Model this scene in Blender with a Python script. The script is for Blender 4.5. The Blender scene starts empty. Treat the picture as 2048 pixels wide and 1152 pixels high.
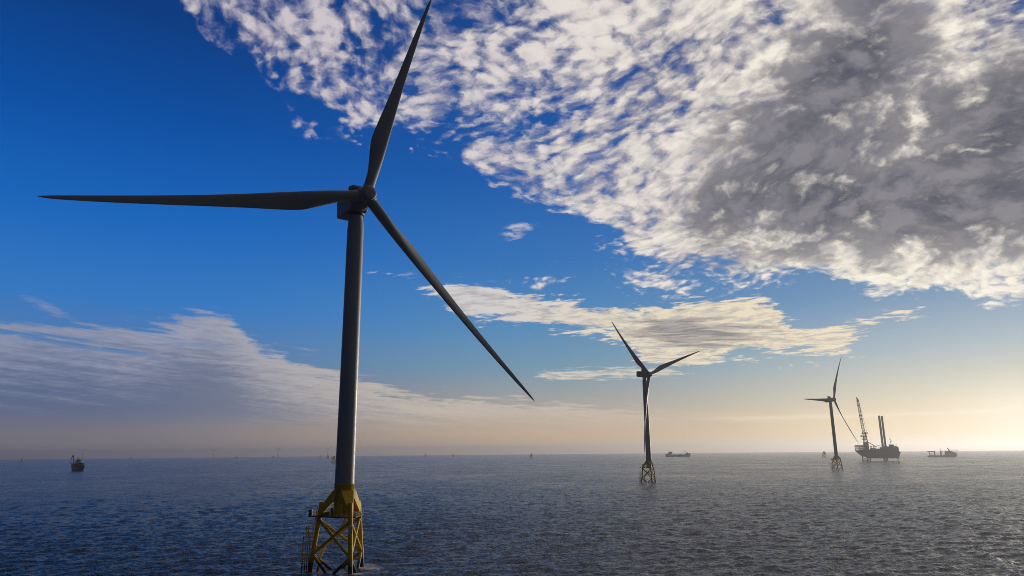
import bpy, bmesh, math, random
import numpy as np
from mathutils import Vector, Matrix

R = math.radians
scene = bpy.context.scene
COL = scene.collection
RE = 6371000.0 * 7 / 6          # earth radius with refraction: the sea curves away
CAM_H = 31.7

# ------------------------------------------------------------------ camera
def make_camera():
    cam = bpy.data.cameras.new('camera')
    cam.sensor_width = 36.0
    cam.lens = 36.0 * 1414.3 / 2048.0
    cam.clip_start = 1.0
    cam.clip_end = 120000.0
    o = bpy.data.objects.new('camera', cam)
    COL.objects.link(o)
    p, ro = R(13.08), R(0.52)
    x0 = Vector((1, 0, 0)); v0 = Vector((0, -math.sin(p), math.cos(p))); fw = Vector((0, math.cos(p), math.sin(p)))
    rt = x0 * math.cos(ro) - v0 * math.sin(ro)
    up = x0 * math.sin(ro) + v0 * math.cos(ro)
    m = Matrix((rt, up, -fw)).transposed().to_4x4()
    m.translation = Vector((0, 0, CAM_H))
    o.matrix_world = m
    scene.camera = o
make_camera()

scene.render.engine = 'CYCLES'
scene.view_settings.view_transform = 'Standard'
scene.view_settings.look = 'None'
scene.view_settings.exposure = 0.0
scene.view_settings.gamma = 1.0
scene.cycles.use_denoising = True
scene.cycles.denoising_prefilter = 'NONE'
scene.cycles.max_bounces = 8
scene.cycles.filter_width = 0.9
scene.cycles.volume_bounces = 0
scene.cycles.sample_clamp_indirect = 4.0
scene.cycles.sample_clamp_direct = 1.6

SUN_AZ, SUN_EL = R(41.5), R(3.4)
SUN_DIR = Vector((math.sin(SUN_AZ) * math.cos(SUN_EL), math.cos(SUN_AZ) * math.cos(SUN_EL), math.sin(SUN_EL)))

# ------------------------------------------------------------------ a small node language
class G:
    """node-tree helper: sockets wrapped as S, arithmetic makes Math nodes"""
    def __init__(self, tree):
        self.t = tree
    def node(self, typ, **kw):
        n = self.t.nodes.new(typ)
        for k, v in kw.items():
            setattr(n, k, v)
        return n
    def put(self, sock, v):
        if isinstance(v, S): self.t.links.new(v.s, sock)
        elif v is not None: sock.default_value = v
    def math(self, op, a, b=None, c=None, clamp=False):
        n = self.node('ShaderNodeMath', operation=op, use_clamp=clamp)
        for i, v in enumerate((a, b, c)):
            if v is not None: self.put(n.inputs[i], v)
        return S(self, n.outputs[0])
    def step(self, v, lo, hi, a=0.0, b=1.0):
        n = self.node('ShaderNodeMapRange', interpolation_type='SMOOTHSTEP')
        self.put(n.inputs[0], v); self.put(n.inputs[1], lo); self.put(n.inputs[2], hi)
        self.put(n.inputs[3], a); self.put(n.inputs[4], b)
        return S(self, n.outputs[0])
    def lin(self, v, lo, hi, a=0.0, b=1.0):
        n = self.node('ShaderNodeMapRange', interpolation_type='LINEAR')
        self.put(n.inputs[0], v); self.put(n.inputs[1], lo); self.put(n.inputs[2], hi)
        self.put(n.inputs[3], a); self.put(n.inputs[4], b)
        return S(self, n.outputs[0])
    def mix(self, f, a, b, mode='MIX'):
        n = self.node('ShaderNodeMix', data_type='RGBA', blend_type=mode)
        self.put(n.inputs[0], f)
        for i, v in ((6, a), (7, b)):
            if isinstance(v, S): self.put(n.inputs[i], v)
            else: n.inputs[i].default_value = (*v, 1.0)
        return S(self, n.outputs[2])
    def comb(self, x, y, z=0.0):
        n = self.node('ShaderNodeCombineXYZ')
        for i, v in enumerate((x, y, z)): self.put(n.inputs[i], v)
        return S(self, n.outputs[0])
    def sep(self, v):
        n = self.node('ShaderNodeSeparateXYZ'); self.put(n.inputs[0], v)
        return [S(self, n.outputs[i]) for i in range(3)]
    def vmath(self, op, a, b=None, scale=None):
        n = self.node('ShaderNodeVectorMath', operation=op)
        self.put(n.inputs[0], a)
        if b is not None: self.put(n.inputs[1], b)
        if scale is not None: self.put(n.inputs[3], scale)
        return S(self, n.outputs['Value'] if op in ('DOT_PRODUCT', 'LENGTH', 'DISTANCE') else n.outputs[0])
    def noise(self, vec, scale, detail=4.0, rough=0.5, dist=0.0, dim='2D', color=False, lac=2.0):
        n = self.node('ShaderNodeTexNoise', noise_dimensions=dim)
        self.put(n.inputs['Vector'], vec)
        n.inputs['Scale'].default_value = scale; n.inputs['Detail'].default_value = detail
        n.inputs['Roughness'].default_value = rough; n.inputs['Distortion'].default_value = dist
        n.inputs['Lacunarity'].default_value = lac
        return S(self, n.outputs[1 if color else 0])
    def voronoi(self, vec, scale, smooth=0.5, rnd=1.0, feature='SMOOTH_F1', detail=0.0):
        n = self.node('ShaderNodeTexVoronoi', voronoi_dimensions='2D', feature=feature)
        self.put(n.inputs['Vector'], vec)
        n.inputs['Scale'].default_value = scale; n.inputs['Randomness'].default_value = rnd
        if 'Smoothness' in n.inputs: n.inputs['Smoothness'].default_value = smooth
        if detail: n.inputs['Detail'].default_value = detail
        return S(self, n.outputs['Distance'])
    def curve(self, x, pts, x0, x1, y0, y1):
        """smooth curve through pts (in real units)"""
        n = self.node('ShaderNodeFloatCurve')
        c = n.mapping.curves[0]
        q = [((a - x0) / (x1 - x0), (b - y0) / (y1 - y0)) for a, b in pts]
        while len(c.points) < len(q): c.points.new(0.5, 0.5)
        for p, (a, b) in zip(c.points, q):
            p.location = (a, b); p.handle_type = 'AUTO'
        n.mapping.use_clip = False
        n.mapping.update()
        self.put(n.inputs['Value'], self.lin(x, x0, x1))
        return self.lin(S(self, n.outputs[0]), 0.0, 1.0, y0, y1)
    def ramp(self, f, stops, interp='LINEAR'):
        n = self.node('ShaderNodeValToRGB')
        r = n.color_ramp; r.interpolation = interp
        while len(r.elements) < len(stops): r.elements.new(0.5)
        for e, (p, c) in zip(r.elements, stops):
            e.position = p; e.color = (*c, 1.0)
        self.put(n.inputs[0], f)
        return S(self, n.outputs[0])

class S:
    def __init__(self, g, s): self.g, self.s = g, s
    def __add__(self, o): return self.g.math('ADD', self, o)
    __radd__ = __add__
    def __sub__(self, o): return self.g.math('SUBTRACT', self, o)
    def __rsub__(self, o): return self.g.math('SUBTRACT', o, self)
    def __mul__(self, o): return self.g.math('MULTIPLY', self, o)
    __rmul__ = __mul__
    def __truediv__(self, o): return self.g.math('DIVIDE', self, o)
    def __rtruediv__(self, o): return self.g.math('DIVIDE', o, self)
    def max(self, o): return self.g.math('MAXIMUM', self, o)
    def min(self, o): return self.g.math('MINIMUM', self, o)
    def clamp(self): return self.g.math('ADD', self, 0.0, clamp=True)

def srgb(r, g, b):
    f = lambda c: (c / 255 / 12.92) if c / 255 <= 0.04045 else ((c / 255 + 0.055) / 1.055) ** 2.4
    return (f(r), f(g), f(b))

# ------------------------------------------------------------------ sky
def make_world():
    w = bpy.data.worlds.new('World')
    scene.world = w
    w.use_nodes = True
    t = w.node_tree
    t.nodes.clear()
    g = G(t)
    tc = g.node('ShaderNodeTexCoord')
    d = S(g, tc.outputs['Generated'])
    x, y, z = g.sep(d)
    deg = 180 / math.pi
    az = g.math('ARCTAN2', x, y) * deg
    el = g.math('ARCSINE', z) * deg
    zz = z.max(0.0) + 0.05
    uvf = g.comb(x / zz, y / zz)
    zt = (z.max(0.0) + 0.32) / 1.45                 # lumps with height of their own foreshorten less
    uv = g.comb(x / zt, y / zt)

    def blob(a, e, ra, re, rot=0.0):
        da, de = az - a, el - e
        c, s = math.cos(R(rot)), math.sin(R(rot))
        p = (da * c + de * s) / ra
        q = (de * c - da * s) / re
        return g.math('EXPONENT', (p * p + q * q) * -1.0)

    # clear sky: physical sky graded by height, away from and towards the sun
    sky = g.node('ShaderNodeTexSky', sky_type='NISHITA', sun_disc=False, sun_elevation=SUN_EL,
                 sun_rotation=SUN_AZ, air_density=1.0, dust_density=1.5, ozone_density=3.0)
    nish = S(g, sky.outputs[0])
    def E(e): return min(1.0, max(0.0, e / 60.0))
    k = g.lin(el, 0.0, 60.0)
    left = g.ramp(k, [(0.0, srgb(152, 140, 142)), (E(1.0), srgb(138, 130, 136)), (E(4), srgb(112, 116, 136)), (E(7), srgb(88, 128, 178)),
                      (E(11), srgb(52, 124, 200)), (E(17), srgb(20, 104, 192)), (E(24), srgb(3, 80, 166)), (E(31), srgb(5, 60, 132)), (1.0, srgb(8, 40, 90))])
    mid = g.ramp(k, [(0.0, srgb(222, 188, 148)), (E(1.5), srgb(216, 186, 152)), (E(3.5), srgb(174, 168, 162)), (E(6.5), srgb(120, 156, 178)),
                     (E(10), srgb(84, 142, 190)), (E(15), srgb(50, 118, 188)), (E(22), srgb(20, 92, 172)), (E(31), srgb(18, 74, 148)), (1.0, srgb(16, 50, 100))])
    right = g.ramp(k, [(0.0, srgb(250, 224, 176)), (E(2), srgb(240, 218, 178)), (E(4), srgb(208, 204, 186)), (E(7), srgb(164, 182, 194)),
                       (E(11), srgb(110, 148, 186)), (E(15), srgb(80, 126, 176)), (E(22), srgb(50, 100, 160)), (E(31), srgb(36, 80, 140)), (1.0, srgb(30, 60, 110))])
    back = g.ramp(k, [(0.0, srgb(30, 36, 52)), (0.3, srgb(14, 30, 60)), (1.0, srgb(8, 20, 46))])
    c = g.mix(g.step(az, -28.0, 6.0), left, mid)
    c = g.mix(g.step(az, 2.0, 34.0), c, right)
    behind = g.step(g.math('ABSOLUTE', az - 6.0), 46.0, 84.0)
    c = g.mix(behind, c, back)
    c = g.mix(0.06, c, g.vmath('SCALE', nish, scale=0.05))

    sund = g.vmath('DOT_PRODUCT', d, tuple(SUN_DIR))
    glow = blob(36.5, 2.0, 4.5, 2.0) + blob(37, 2.4, 13.0, 3.0) * 0.2

    # ---- noise fields on the cloud layer
    warp = g.vmath('SUBTRACT', g.noise(uv, 1.1, 3, 0.5, color=True), (0.5, 0.5, 0.5))
    uvw = g.vmath('ADD', uv, g.vmath('SCALE', warp, scale=0.35))
    w2 = g.vmath('SUBTRACT', g.noise(uv, 22.0, 3, 0.6, color=True), (0.5, 0.5, 0.5))
    uv2 = g.vmath('ADD', uvw, g.vmath('SCALE', w2, scale=0.028))
    warpf = g.vmath('SUBTRACT', g.noise(uvf, 1.1, 3, 0.5, color=True), (0.5, 0.5, 0.5))
    uvwf = g.vmath('ADD', uvf, g.vmath('SCALE', warpf, scale=0.35))
    w2f = g.vmath('SUBTRACT', g.noise(uvf, 16.0, 3, 0.6, color=True), (0.5, 0.5, 0.5))
    uv2f = g.vmath('ADD', uvwf, g.vmath('SCALE', w2f, scale=0.04))

    def fan(v, ang, sx, sy):
        # stretch along direction ang of the cloud plane: turn first, then scale
        n = g.node('ShaderNodeMapping'); n.inputs['Rotation'].default_value = (0, 0, R(-ang)); g.put(n.inputs[0], v)
        n2 = g.node('ShaderNodeMapping'); n2.inputs['Scale'].default_value = (sx, sy, 1); g.put(n2.inputs[0], S(g, n.outputs[0]))
        return S(g, n2.outputs[0])
    mid_n = g.noise(uvw, 5.6, 4, 0.55)
    lr = g.step(az, -14.0, 0.0)
    streak = g.noise(fan(uv2, 74, 1.0, 2.6), 6.0, 4, 0.55) * (1.0 - lr) + g.noise(fan(uv2, -47, 1.0, 4.5), 3.6, 5, 0.6) * lr
    sunstep = (SUN_DIR.x * 0.022, SUN_DIR.y * 0.022, 0.0)
    cells = lambda v: g.noise(v, 23.0, 8, 0.62)
    n1, n1s = cells(uv2), cells(g.vmath('ADD', uv2, sunstep))
    puff = 1.0 - g.voronoi(uv2, 27.0, 0.7)
    puff2 = 1.0 - g.voronoi(uv2, 34.0, 0.6)

    ew = (g.noise(uvw, 4.5, 4, 0.6) - 0.5) * 5.0               # ragged edge, degrees

    thick = blob(25, 23.5, 8.5, 5.5, 35) * 0.9 + blob(34, 15.5, 7.0, 3.0, 10) * 1.0 + blob(27, 17.5, 7, 2.6, 0) * 0.7 + blob(38, 21, 5, 4, 20) * 0.8 + blob(30, 30, 6, 2.5, 40) * 0.7 + blob(19, 19, 5, 2.5, 30) * 0.35
    # ---- sheet of altocumulus
    L1 = g.curve(az, [(-45, 42), (-30.17, 33.2), (-25.39, 30.4), (-21.32, 28.2), (-16.36, 26.4), (-12.98, 24.8), (-9.0, 24.4), (-5.0, 24.2), (-3.3, 22.4), (0.78, 20.3),
                      (4.6, 19.3), (8.33, 17.6), (11.49, 14.6), (15.38, 13.4), (19.13, 12.8), (22.85, 13.4), (26.19, 12.1), (29.33, 10.8), (32.33, 10.1), (36.4, 9.0), (45, 6.5)],
                 -45.0, 45.0, 0.0, 45.0)
    dist = el - L1 + ew * 0.55
    wedge = blob(-5.0, 25.6, 4.5, 1.4, 8) * 0.8 + blob(3.5, 26.6, 5.5, 1.0, 14) * 0.85 + blob(-13, 30.5, 3, 1.2, -40) * 0.25 + blob(12, 15.2, 4, 0.7, -10) * 0.35 + blob(18, 14.4, 4, 0.7, -6) * 0.3
    solid = g.step(az, -8.0, 22.0, 0.0, 0.52) + blob(18, 19, 14, 4, 0) * 0.2
    sheet = g.step(dist, -1.4, 1.2)
    cov = sheet * (0.78 + solid * 0.80) - wedge * 0.55 - (1 - sheet) * 0.5 + g.step(thick, 0.05, 0.6) * 0.7
    scat = blob(-7, 24.2, 2.6, 0.9, 0) * 0.30 + blob(-3.5, 20.0, 1.5, 0.5, 10) * 0.36 + blob(0.6, 17.6, 1.6, 0.7, 15) * 0.34 + blob(4.5, 15.0, 1.2, 0.25) * 0.4 + blob(10.5, 14.2, 3, 1.3, 5) * 0.42 + blob(3.5, 13.4, 5, 0.6, -3) * 0.3 + blob(-12.5, 24.4, 2.5, 0.6, -20) * 0.3 + blob(13.5, 13.4, 3.6, 1.3, 4) * 0.52 + blob(18.5, 12.7, 3.2, 0.9, 2) * 0.5 + blob(8.5, 16.2, 2.5, 0.8, -12) * 0.42 + blob(23, 6.3, 4, 0.25, 5) * 0.3 + blob(30.5, 8.4, 3, 0.25, 6) * 0.25 + blob(-17.5, 25.2, 2.5, 0.8, -32) * 0.3
    cov = cov.max(scat * 1.15 - 0.06)
    grain = (n1 - 0.5) * 1.5 + (puff - 0.62) * 0.6 + (puff2 - 0.62) * 0.4
    D1 = grain + (mid_n - 0.5) * 1.5 + (streak - 0.5) * 1.3 + cov - 0.5
    a1 = g.step(D1, -0.24, 0.70) * g.step(cov, 0.0, 0.18)

    # ---- long bank in the middle of the picture
    B2u = g.curve(az, [(-45, 14), (-12, 14.0), (-10.5, 14.3), (-6.39, 14.3), (-3.07, 14.1), (1.08, 13.05), (5.2, 12.2), (9.26, 11.9), (13.27, 12.1), (17.14, 12.0), (20.2, 11.5), (21.76, 9.9), (24.14, 9.3), (26.54, 9.6), (29.2, 10.2), (31, 9.7), (45, 9.0)], -45, 45, 0, 45)
    B2l = g.curve(az, [(-45, 14.2), (-12, 14.2), (-10.5, 14.0), (-6.37, 12.0), (-3.07, 10.4), (1.03, 9.8), (5.1, 9.0), (9.07, 7.8), (10.98, 6.6), (14.79, 6.0), (18.59, 6.8), (22.15, 6.6), (24.88, 6.5), (26.4, 7.9), (29.1, 9.0), (31, 9.7), (45, 10)], -45, 45, 0, 45)
    rip = g.noise(fan(uv2f, -30, 1.0, 2.6), 5.5, 5, 0.62)
    fine2 = g.noise(uv2f, 8.0, 5, 0.6)
    e2 = (g.noise(uvwf, 2.2, 6, 0.66) - 0.5) * 3.6
    d2 = (B2u - el + e2).min(el - B2l + e2)
    st2 = g.noise(fan(uvwf, 0, 0.9, 2.4), 3.0, 6, 0.62)
    D2 = g.step(d2, -0.6, 1.6) * 0.95 + (st2 - 0.5) * 0.9 + (fine2 - 0.5) * 1.0 + (rip - 0.5) * 0.8 - 0.40
    b3 = g.math('EXPONENT', g.math('POWER', (el - 6.05) / 0.62, 2.0) * -1.0) * g.step(az, -0.5, 3.5) * g.step(az, 17.0, 11.0)
    D3 = b3 * 0.85 + (st2 - 0.5) * 1.1 + (fine2 - 0.5) * 0.7 - 0.5
    a2 = (g.step(D2, -0.06, 0.34) * g.step(d2, -0.8, -0.2)).max(g.step(D3, -0.02, 0.34) * 0.8 * g.step(b3, 0.1, 0.4))

    # ---- low veil of stratocumulus on the left, thinning into the horizon
    B4u = g.curve(az, [(-60, 8.0), (-40, 8.3), (-36.4, 8.7), (-34.2, 9.1), (-32.2, 9.2), (-27.5, 9.4), (-24.9, 10.2), (-23.2, 10.6), (-21.4, 9.6), (-19.8, 8.2), (-18.3, 7.7), (-14.9, 6.6), (-13.35, 6.1), (-11, 5.4), (-7, 4.6), (-3, 4.2), (1, 4.0), (7, 3.7), (12.7, 3.1), (18.2, 2.5), (24, 1.8), (60, 1.0)], -60, 60, 0, 45)
    long_n = g.noise(g.comb(az * 0.055 + el * 0.05, el * 0.62 + az * 0.05), 2.2, 6, 0.62, 0.3)
    long2 = g.noise(g.comb(az * 0.10 - el * 0.03, el * 1.25 + az * 0.11), 2.0, 6, 0.62, 0.2)
    wisp = g.noise(uvwf, 1.6, 6, 0.65)
    d4 = B4u - el + (wisp - 0.5) * 2.6 + (long_n - 0.5) * 1.6 + (fine2 - 0.5) * 0.8
    hole = blob(-31.5, 7.6, 5.5, 0.45, -6) * 0.6 + blob(-24, 8.2, 3, 0.35, -6) * 0.4
    D4 = g.step(d4, -0.3, 1.0) * 0.85 + (long2 - 0.5) * 1.5 * g.step(d4, 4.5, 0.5) - hole * g.step(long2, 0.62, 0.42)
    a4 = g.step(D4, 0.10, 0.80) * g.step(el, 0.2, 2.6, 0.25, 1.0) * g.step(az, 26.0, 8.0) * g.step(d4, -1.4, -0.4)
    a4 = a4.max(g.step(blob(-33.4, 9.6, 1.8, 0.5, -22) * 0.8 + (wisp - 0.5) * 1.6 + (fine2 - 0.5) * 1.0, 0.3, 1.0) * 0.7 * g.step(blob(-33.4, 9.6, 2.4, 0.8, -22), 0.1, 0.4))

    # ---- cloud light: bright thin cloud, dark where it is thick
    big = g.noise(fan(uvw, -47, 1.0, 2.0), 2.2, 4, 0.5)
    brk = g.noise(uv2, 9.0, 5, 0.55)
    T = thick * 1.1 + blob(33, 22, 13, 9, 0) * 0.45 + (big - 0.5) * 1.9 + (brk - 0.5) * 3.6 + (n1 - 0.5) * 1.0
    T = g.step(T, -0.15, 1.25) * g.step(thick, 0.02, 0.35)
    relief = (n1s - n1) * 1.1
    bright = g.step(grain * 1.1 + relief + (mid_n - 0.5) * 1.5 + (streak - 0.5) * 1.5 + (g.noise(uvw, 2.0, 3, 0.5) - 0.5) * 0.8, -0.75, 0.58)
    litw = g.mix(g.step(az, -22.0, 30.0), srgb(204, 196, 202), srgb(248, 240, 226))
    greyw = g.mix(g.step(az, -22.0, 16.0), srgb(122, 126, 158), srgb(150, 146, 158))
    dark = g.mix(g.step(n1 * 0.2 + brk * 0.8, 0.36, 0.64), srgb(70, 75, 92), srgb(128, 126, 134))
    col1 = g.mix(bright, greyw, litw)
    col1 = g.mix(T * 0.96, col1, dark)
    rim = blob(30, 11.8, 9, 2.0, -12) * (1.0 - T * 0.8)
    col1 = g.mix(rim * 0.75, col1, srgb(255, 248, 230))

    g2 = g.step(blob(14.5, 9.0, 6.0, 1.5, -4) * 1.1 + (st2 - 0.5) * 1.9 + (rip - 0.5) * 0.8, 0.35, 1.15)
    lit2 = g.mix(g.step(az, -8.0, 16.0), srgb(208, 205, 208), srgb(236, 222, 196))
    col2 = g.mix(g2, lit2, srgb(138, 134, 136))
    col2 = g.mix(g.step(fine2 + rip * 0.7, 0.98, 0.66) * 0.55, col2, srgb(160, 158, 162))

    lit4 = g.mix(g.step(az, -34.0, -4.0), srgb(148, 154, 178), srgb(206, 194, 180))
    low4 = g.mix(g.step(az, -34.0, 2.0), srgb(92, 108, 142), srgb(158, 154, 156))
    str4 = g.noise(g.comb(az * 0.09 + el * 0.10, el * 1.6 + az * 0.16), 1.7, 5, 0.6, 0.3)
    col4 = g.mix(g.step(d4 * 0.8 + (long2 - 0.5) * 3.0 + (str4 - 0.5) * 4.0 + (fine2 - 0.5) * 3.0, -0.4, 5.0), lit4, low4)
    col4 = g.mix(g.step(el, 3.6, 0.8), col4, g.mix(g.step(az, -36.0, 4.0), srgb(124, 120, 130), srgb(208, 180, 148)))

    c = g.mix(a4 * 0.92, c, col4)
    c = g.mix(a2, c, col2)
    c = g.mix(a1, c, col1)
    # thin bright band low on the right
    band = g.math('EXPONENT', g.math('POWER', (el - 2.35 - (long_n - 0.5) * 0.5) / 0.16, 2.0) * -1.0) * g.step(az, 12.0, 20.0) * 0.35
    c = g.mix(band, c, srgb(250, 240, 220))
    c = g.mix(glow.clamp() * 0.5, c, srgb(255, 250, 232))
    c = g.mix(behind * 0.9, c, back)
    c = g.mix(g.step(el, 40.0, 70.0) * (0.7 - g.step(az, -5.0, 30.0) * 0.4), c, back)
    below = g.step(z, 0.0, -0.02)
    c = g.mix(below, c, srgb(40, 52, 70))
    bg = g.node('ShaderNodeBackground')
    g.put(bg.inputs[0], g.vmath('SCALE', c, scale=10.0))
    bg.inputs[1].default_value = 0.1
    out = g.node('ShaderNodeOutputWorld')
    t.links.new(bg.outputs[0], out.inputs[0])
    w.cycles.sampling_method = 'MANUAL'
    w.cycles.sample_map_resolution = 512
make_world()

def make_sun():
    l = bpy.data.lights.new('sun', 'SUN')
    l.energy = 2.1
    l.angle = R(2.5)
    l.color = (1.0, 0.89, 0.74)
    o = bpy.data.objects.new('sun', l)
    COL.objects.link(o)
    o.location = SUN_DIR * 1000
    o.rotation_euler = SUN_DIR.to_track_quat('Z', 'Y').to_euler()
make_sun()

# ------------------------------------------------------------------ materials
def material(name, base, rough=0.5, metal=0.0, spec=0.5):
    m = bpy.data.materials.new(name); m.use_nodes = True
    b = m.node_tree.nodes['Principled BSDF']
    b.inputs['Base Color'].default_value = (*base, 1)
    b.inputs['Roughness'].default_value = rough; b.inputs['Metallic'].default_value = metal
    b.inputs['Specular IOR Level'].default_value = spec
    return m, G(m.node_tree), b

def worn(name, base, dirt, rough=0.45, scale=0.6, amount=0.35, stretch=0.15):
    """paint with faint vertical dirt streaks and patchy gloss"""
    m, g, b = material(name, base, rough)
    tc = g.node('ShaderNodeTexCoord'); o = S(g, tc.outputs['Object'])
    mp = g.node('ShaderNodeMapping'); mp.inputs['Scale'].default_value = (1, 1, stretch); g.put(mp.inputs[0], o)
    n = g.noise(S(g, mp.outputs[0]), scale, 5, 0.6, dim='3D')
    n2 = g.noise(o, scale * 4, 4, 0.6, dim='3D')
    f = g.step(n + (n2 - 0.5) * 0.4, 0.42, 0.78) * amount
    g.put(b.inputs['Base Color'], g.mix(f, base, dirt))
    g.put(b.inputs['Roughness'], g.lin(n2, 0.3, 0.7, rough - 0.08, rough + 0.12))
    return m

def tidal(name, base, dirt):
    """yellow paint: rust runs, and weed-black from the splash zone down (a stain with its own edge)"""
    m, g, b = material(name, base, 0.5, 0.0, 0.25)
    tc = g.node('ShaderNodeTexCoord'); o = S(g, tc.outputs['Object'])
    z = g.sep(o)[2]
    n = g.noise(o, 1.4, 4, 0.6, dim='3D')
    mp = g.node('ShaderNodeMapping'); mp.inputs['Scale'].default_value = (1, 1, 0.12); g.put(mp.inputs[0], o)
    run = g.noise(S(g, mp.outputs[0]), 1.8, 5, 0.65, dim='3D')
    c = g.mix(g.step(run, 0.52, 0.75) * 0.4, base, dirt)
    c = g.mix(g.step(z + (n - 0.5) * 1.6, 4.4, 2.8) * 0.55, c, (0.10, 0.055, 0.02))
    c = g.mix(g.step(z + (n - 0.5) * 1.2, 2.6, 2.0), c, (0.022, 0.020, 0.016))
    g.put(b.inputs['Base Color'], c)
    return m

M = {}
def materials():
    M['tower'] = worn('grey_tower_paint', (0.29, 0.31, 0.34), (0.19, 0.185, 0.17), 0.42, 0.35, 0.65, 0.05)
    M['blade'] = worn('grey_blade_gelcoat', (0.22, 0.225, 0.235), (0.15, 0.14, 0.13), 0.45, 0.12, 0.4, 0.3)
    M['nacelle'] = worn('grey_nacelle_paint', (0.24, 0.25, 0.27), (0.15, 0.14, 0.14), 0.5, 0.4, 0.4)
    M['dark'] = worn('dark_grey_steel', (0.06, 0.062, 0.068), (0.10, 0.07, 0.05), 0.5, 0.6, 0.4)
    M['yellow'] = tidal('yellow_marine_paint', (0.74, 0.47, 0.0), (0.34, 0.16, 0.0))
    M['grating'] = worn('galvanised_grating', (0.05, 0.047, 0.04), (0.05, 0.03, 0.02), 0.7)
    M['sign'] = worn('white_sign_panel', (0.72, 0.72, 0.70), (0.45, 0.42, 0.38), 0.5)
    M['ink'] = material('black_sign_lettering', (0.015, 0.015, 0.017), 0.6)[0]
    M['navy'] = worn('navy_hull_paint', (0.007, 0.014, 0.042), (0.03, 0.02, 0.025), 0.45, 0.08, 0.4)
    M['red'] = worn('red_hull_paint', (0.26, 0.02, 0.035), (0.12, 0.03, 0.03), 0.45, 0.1)
    M['cream'] = worn('white_ship_paint', (0.62, 0.61, 0.58), (0.35, 0.30, 0.25), 0.45, 0.1)
    M['hullgrey'] = worn('blue_grey_hull_paint', (0.30, 0.33, 0.40), (0.22, 0.18, 0.16), 0.45, 0.06)
    M['steel'] = worn('grey_ship_steel', (0.42, 0.43, 0.46), (0.30, 0.25, 0.22), 0.5, 0.1)
    M['rustdeck'] = worn('brown_deck_steel', (0.13, 0.085, 0.065), (0.07, 0.05, 0.04), 0.6, 0.1)
    M['glass'] = material('dark_ship_glass', (0.012, 0.016, 0.02), 0.12)[0]
    M['orange'] = worn('orange_crane_paint', (0.30, 0.14, 0.05), (0.15, 0.08, 0.05), 0.5, 0.2)
materials()

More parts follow.
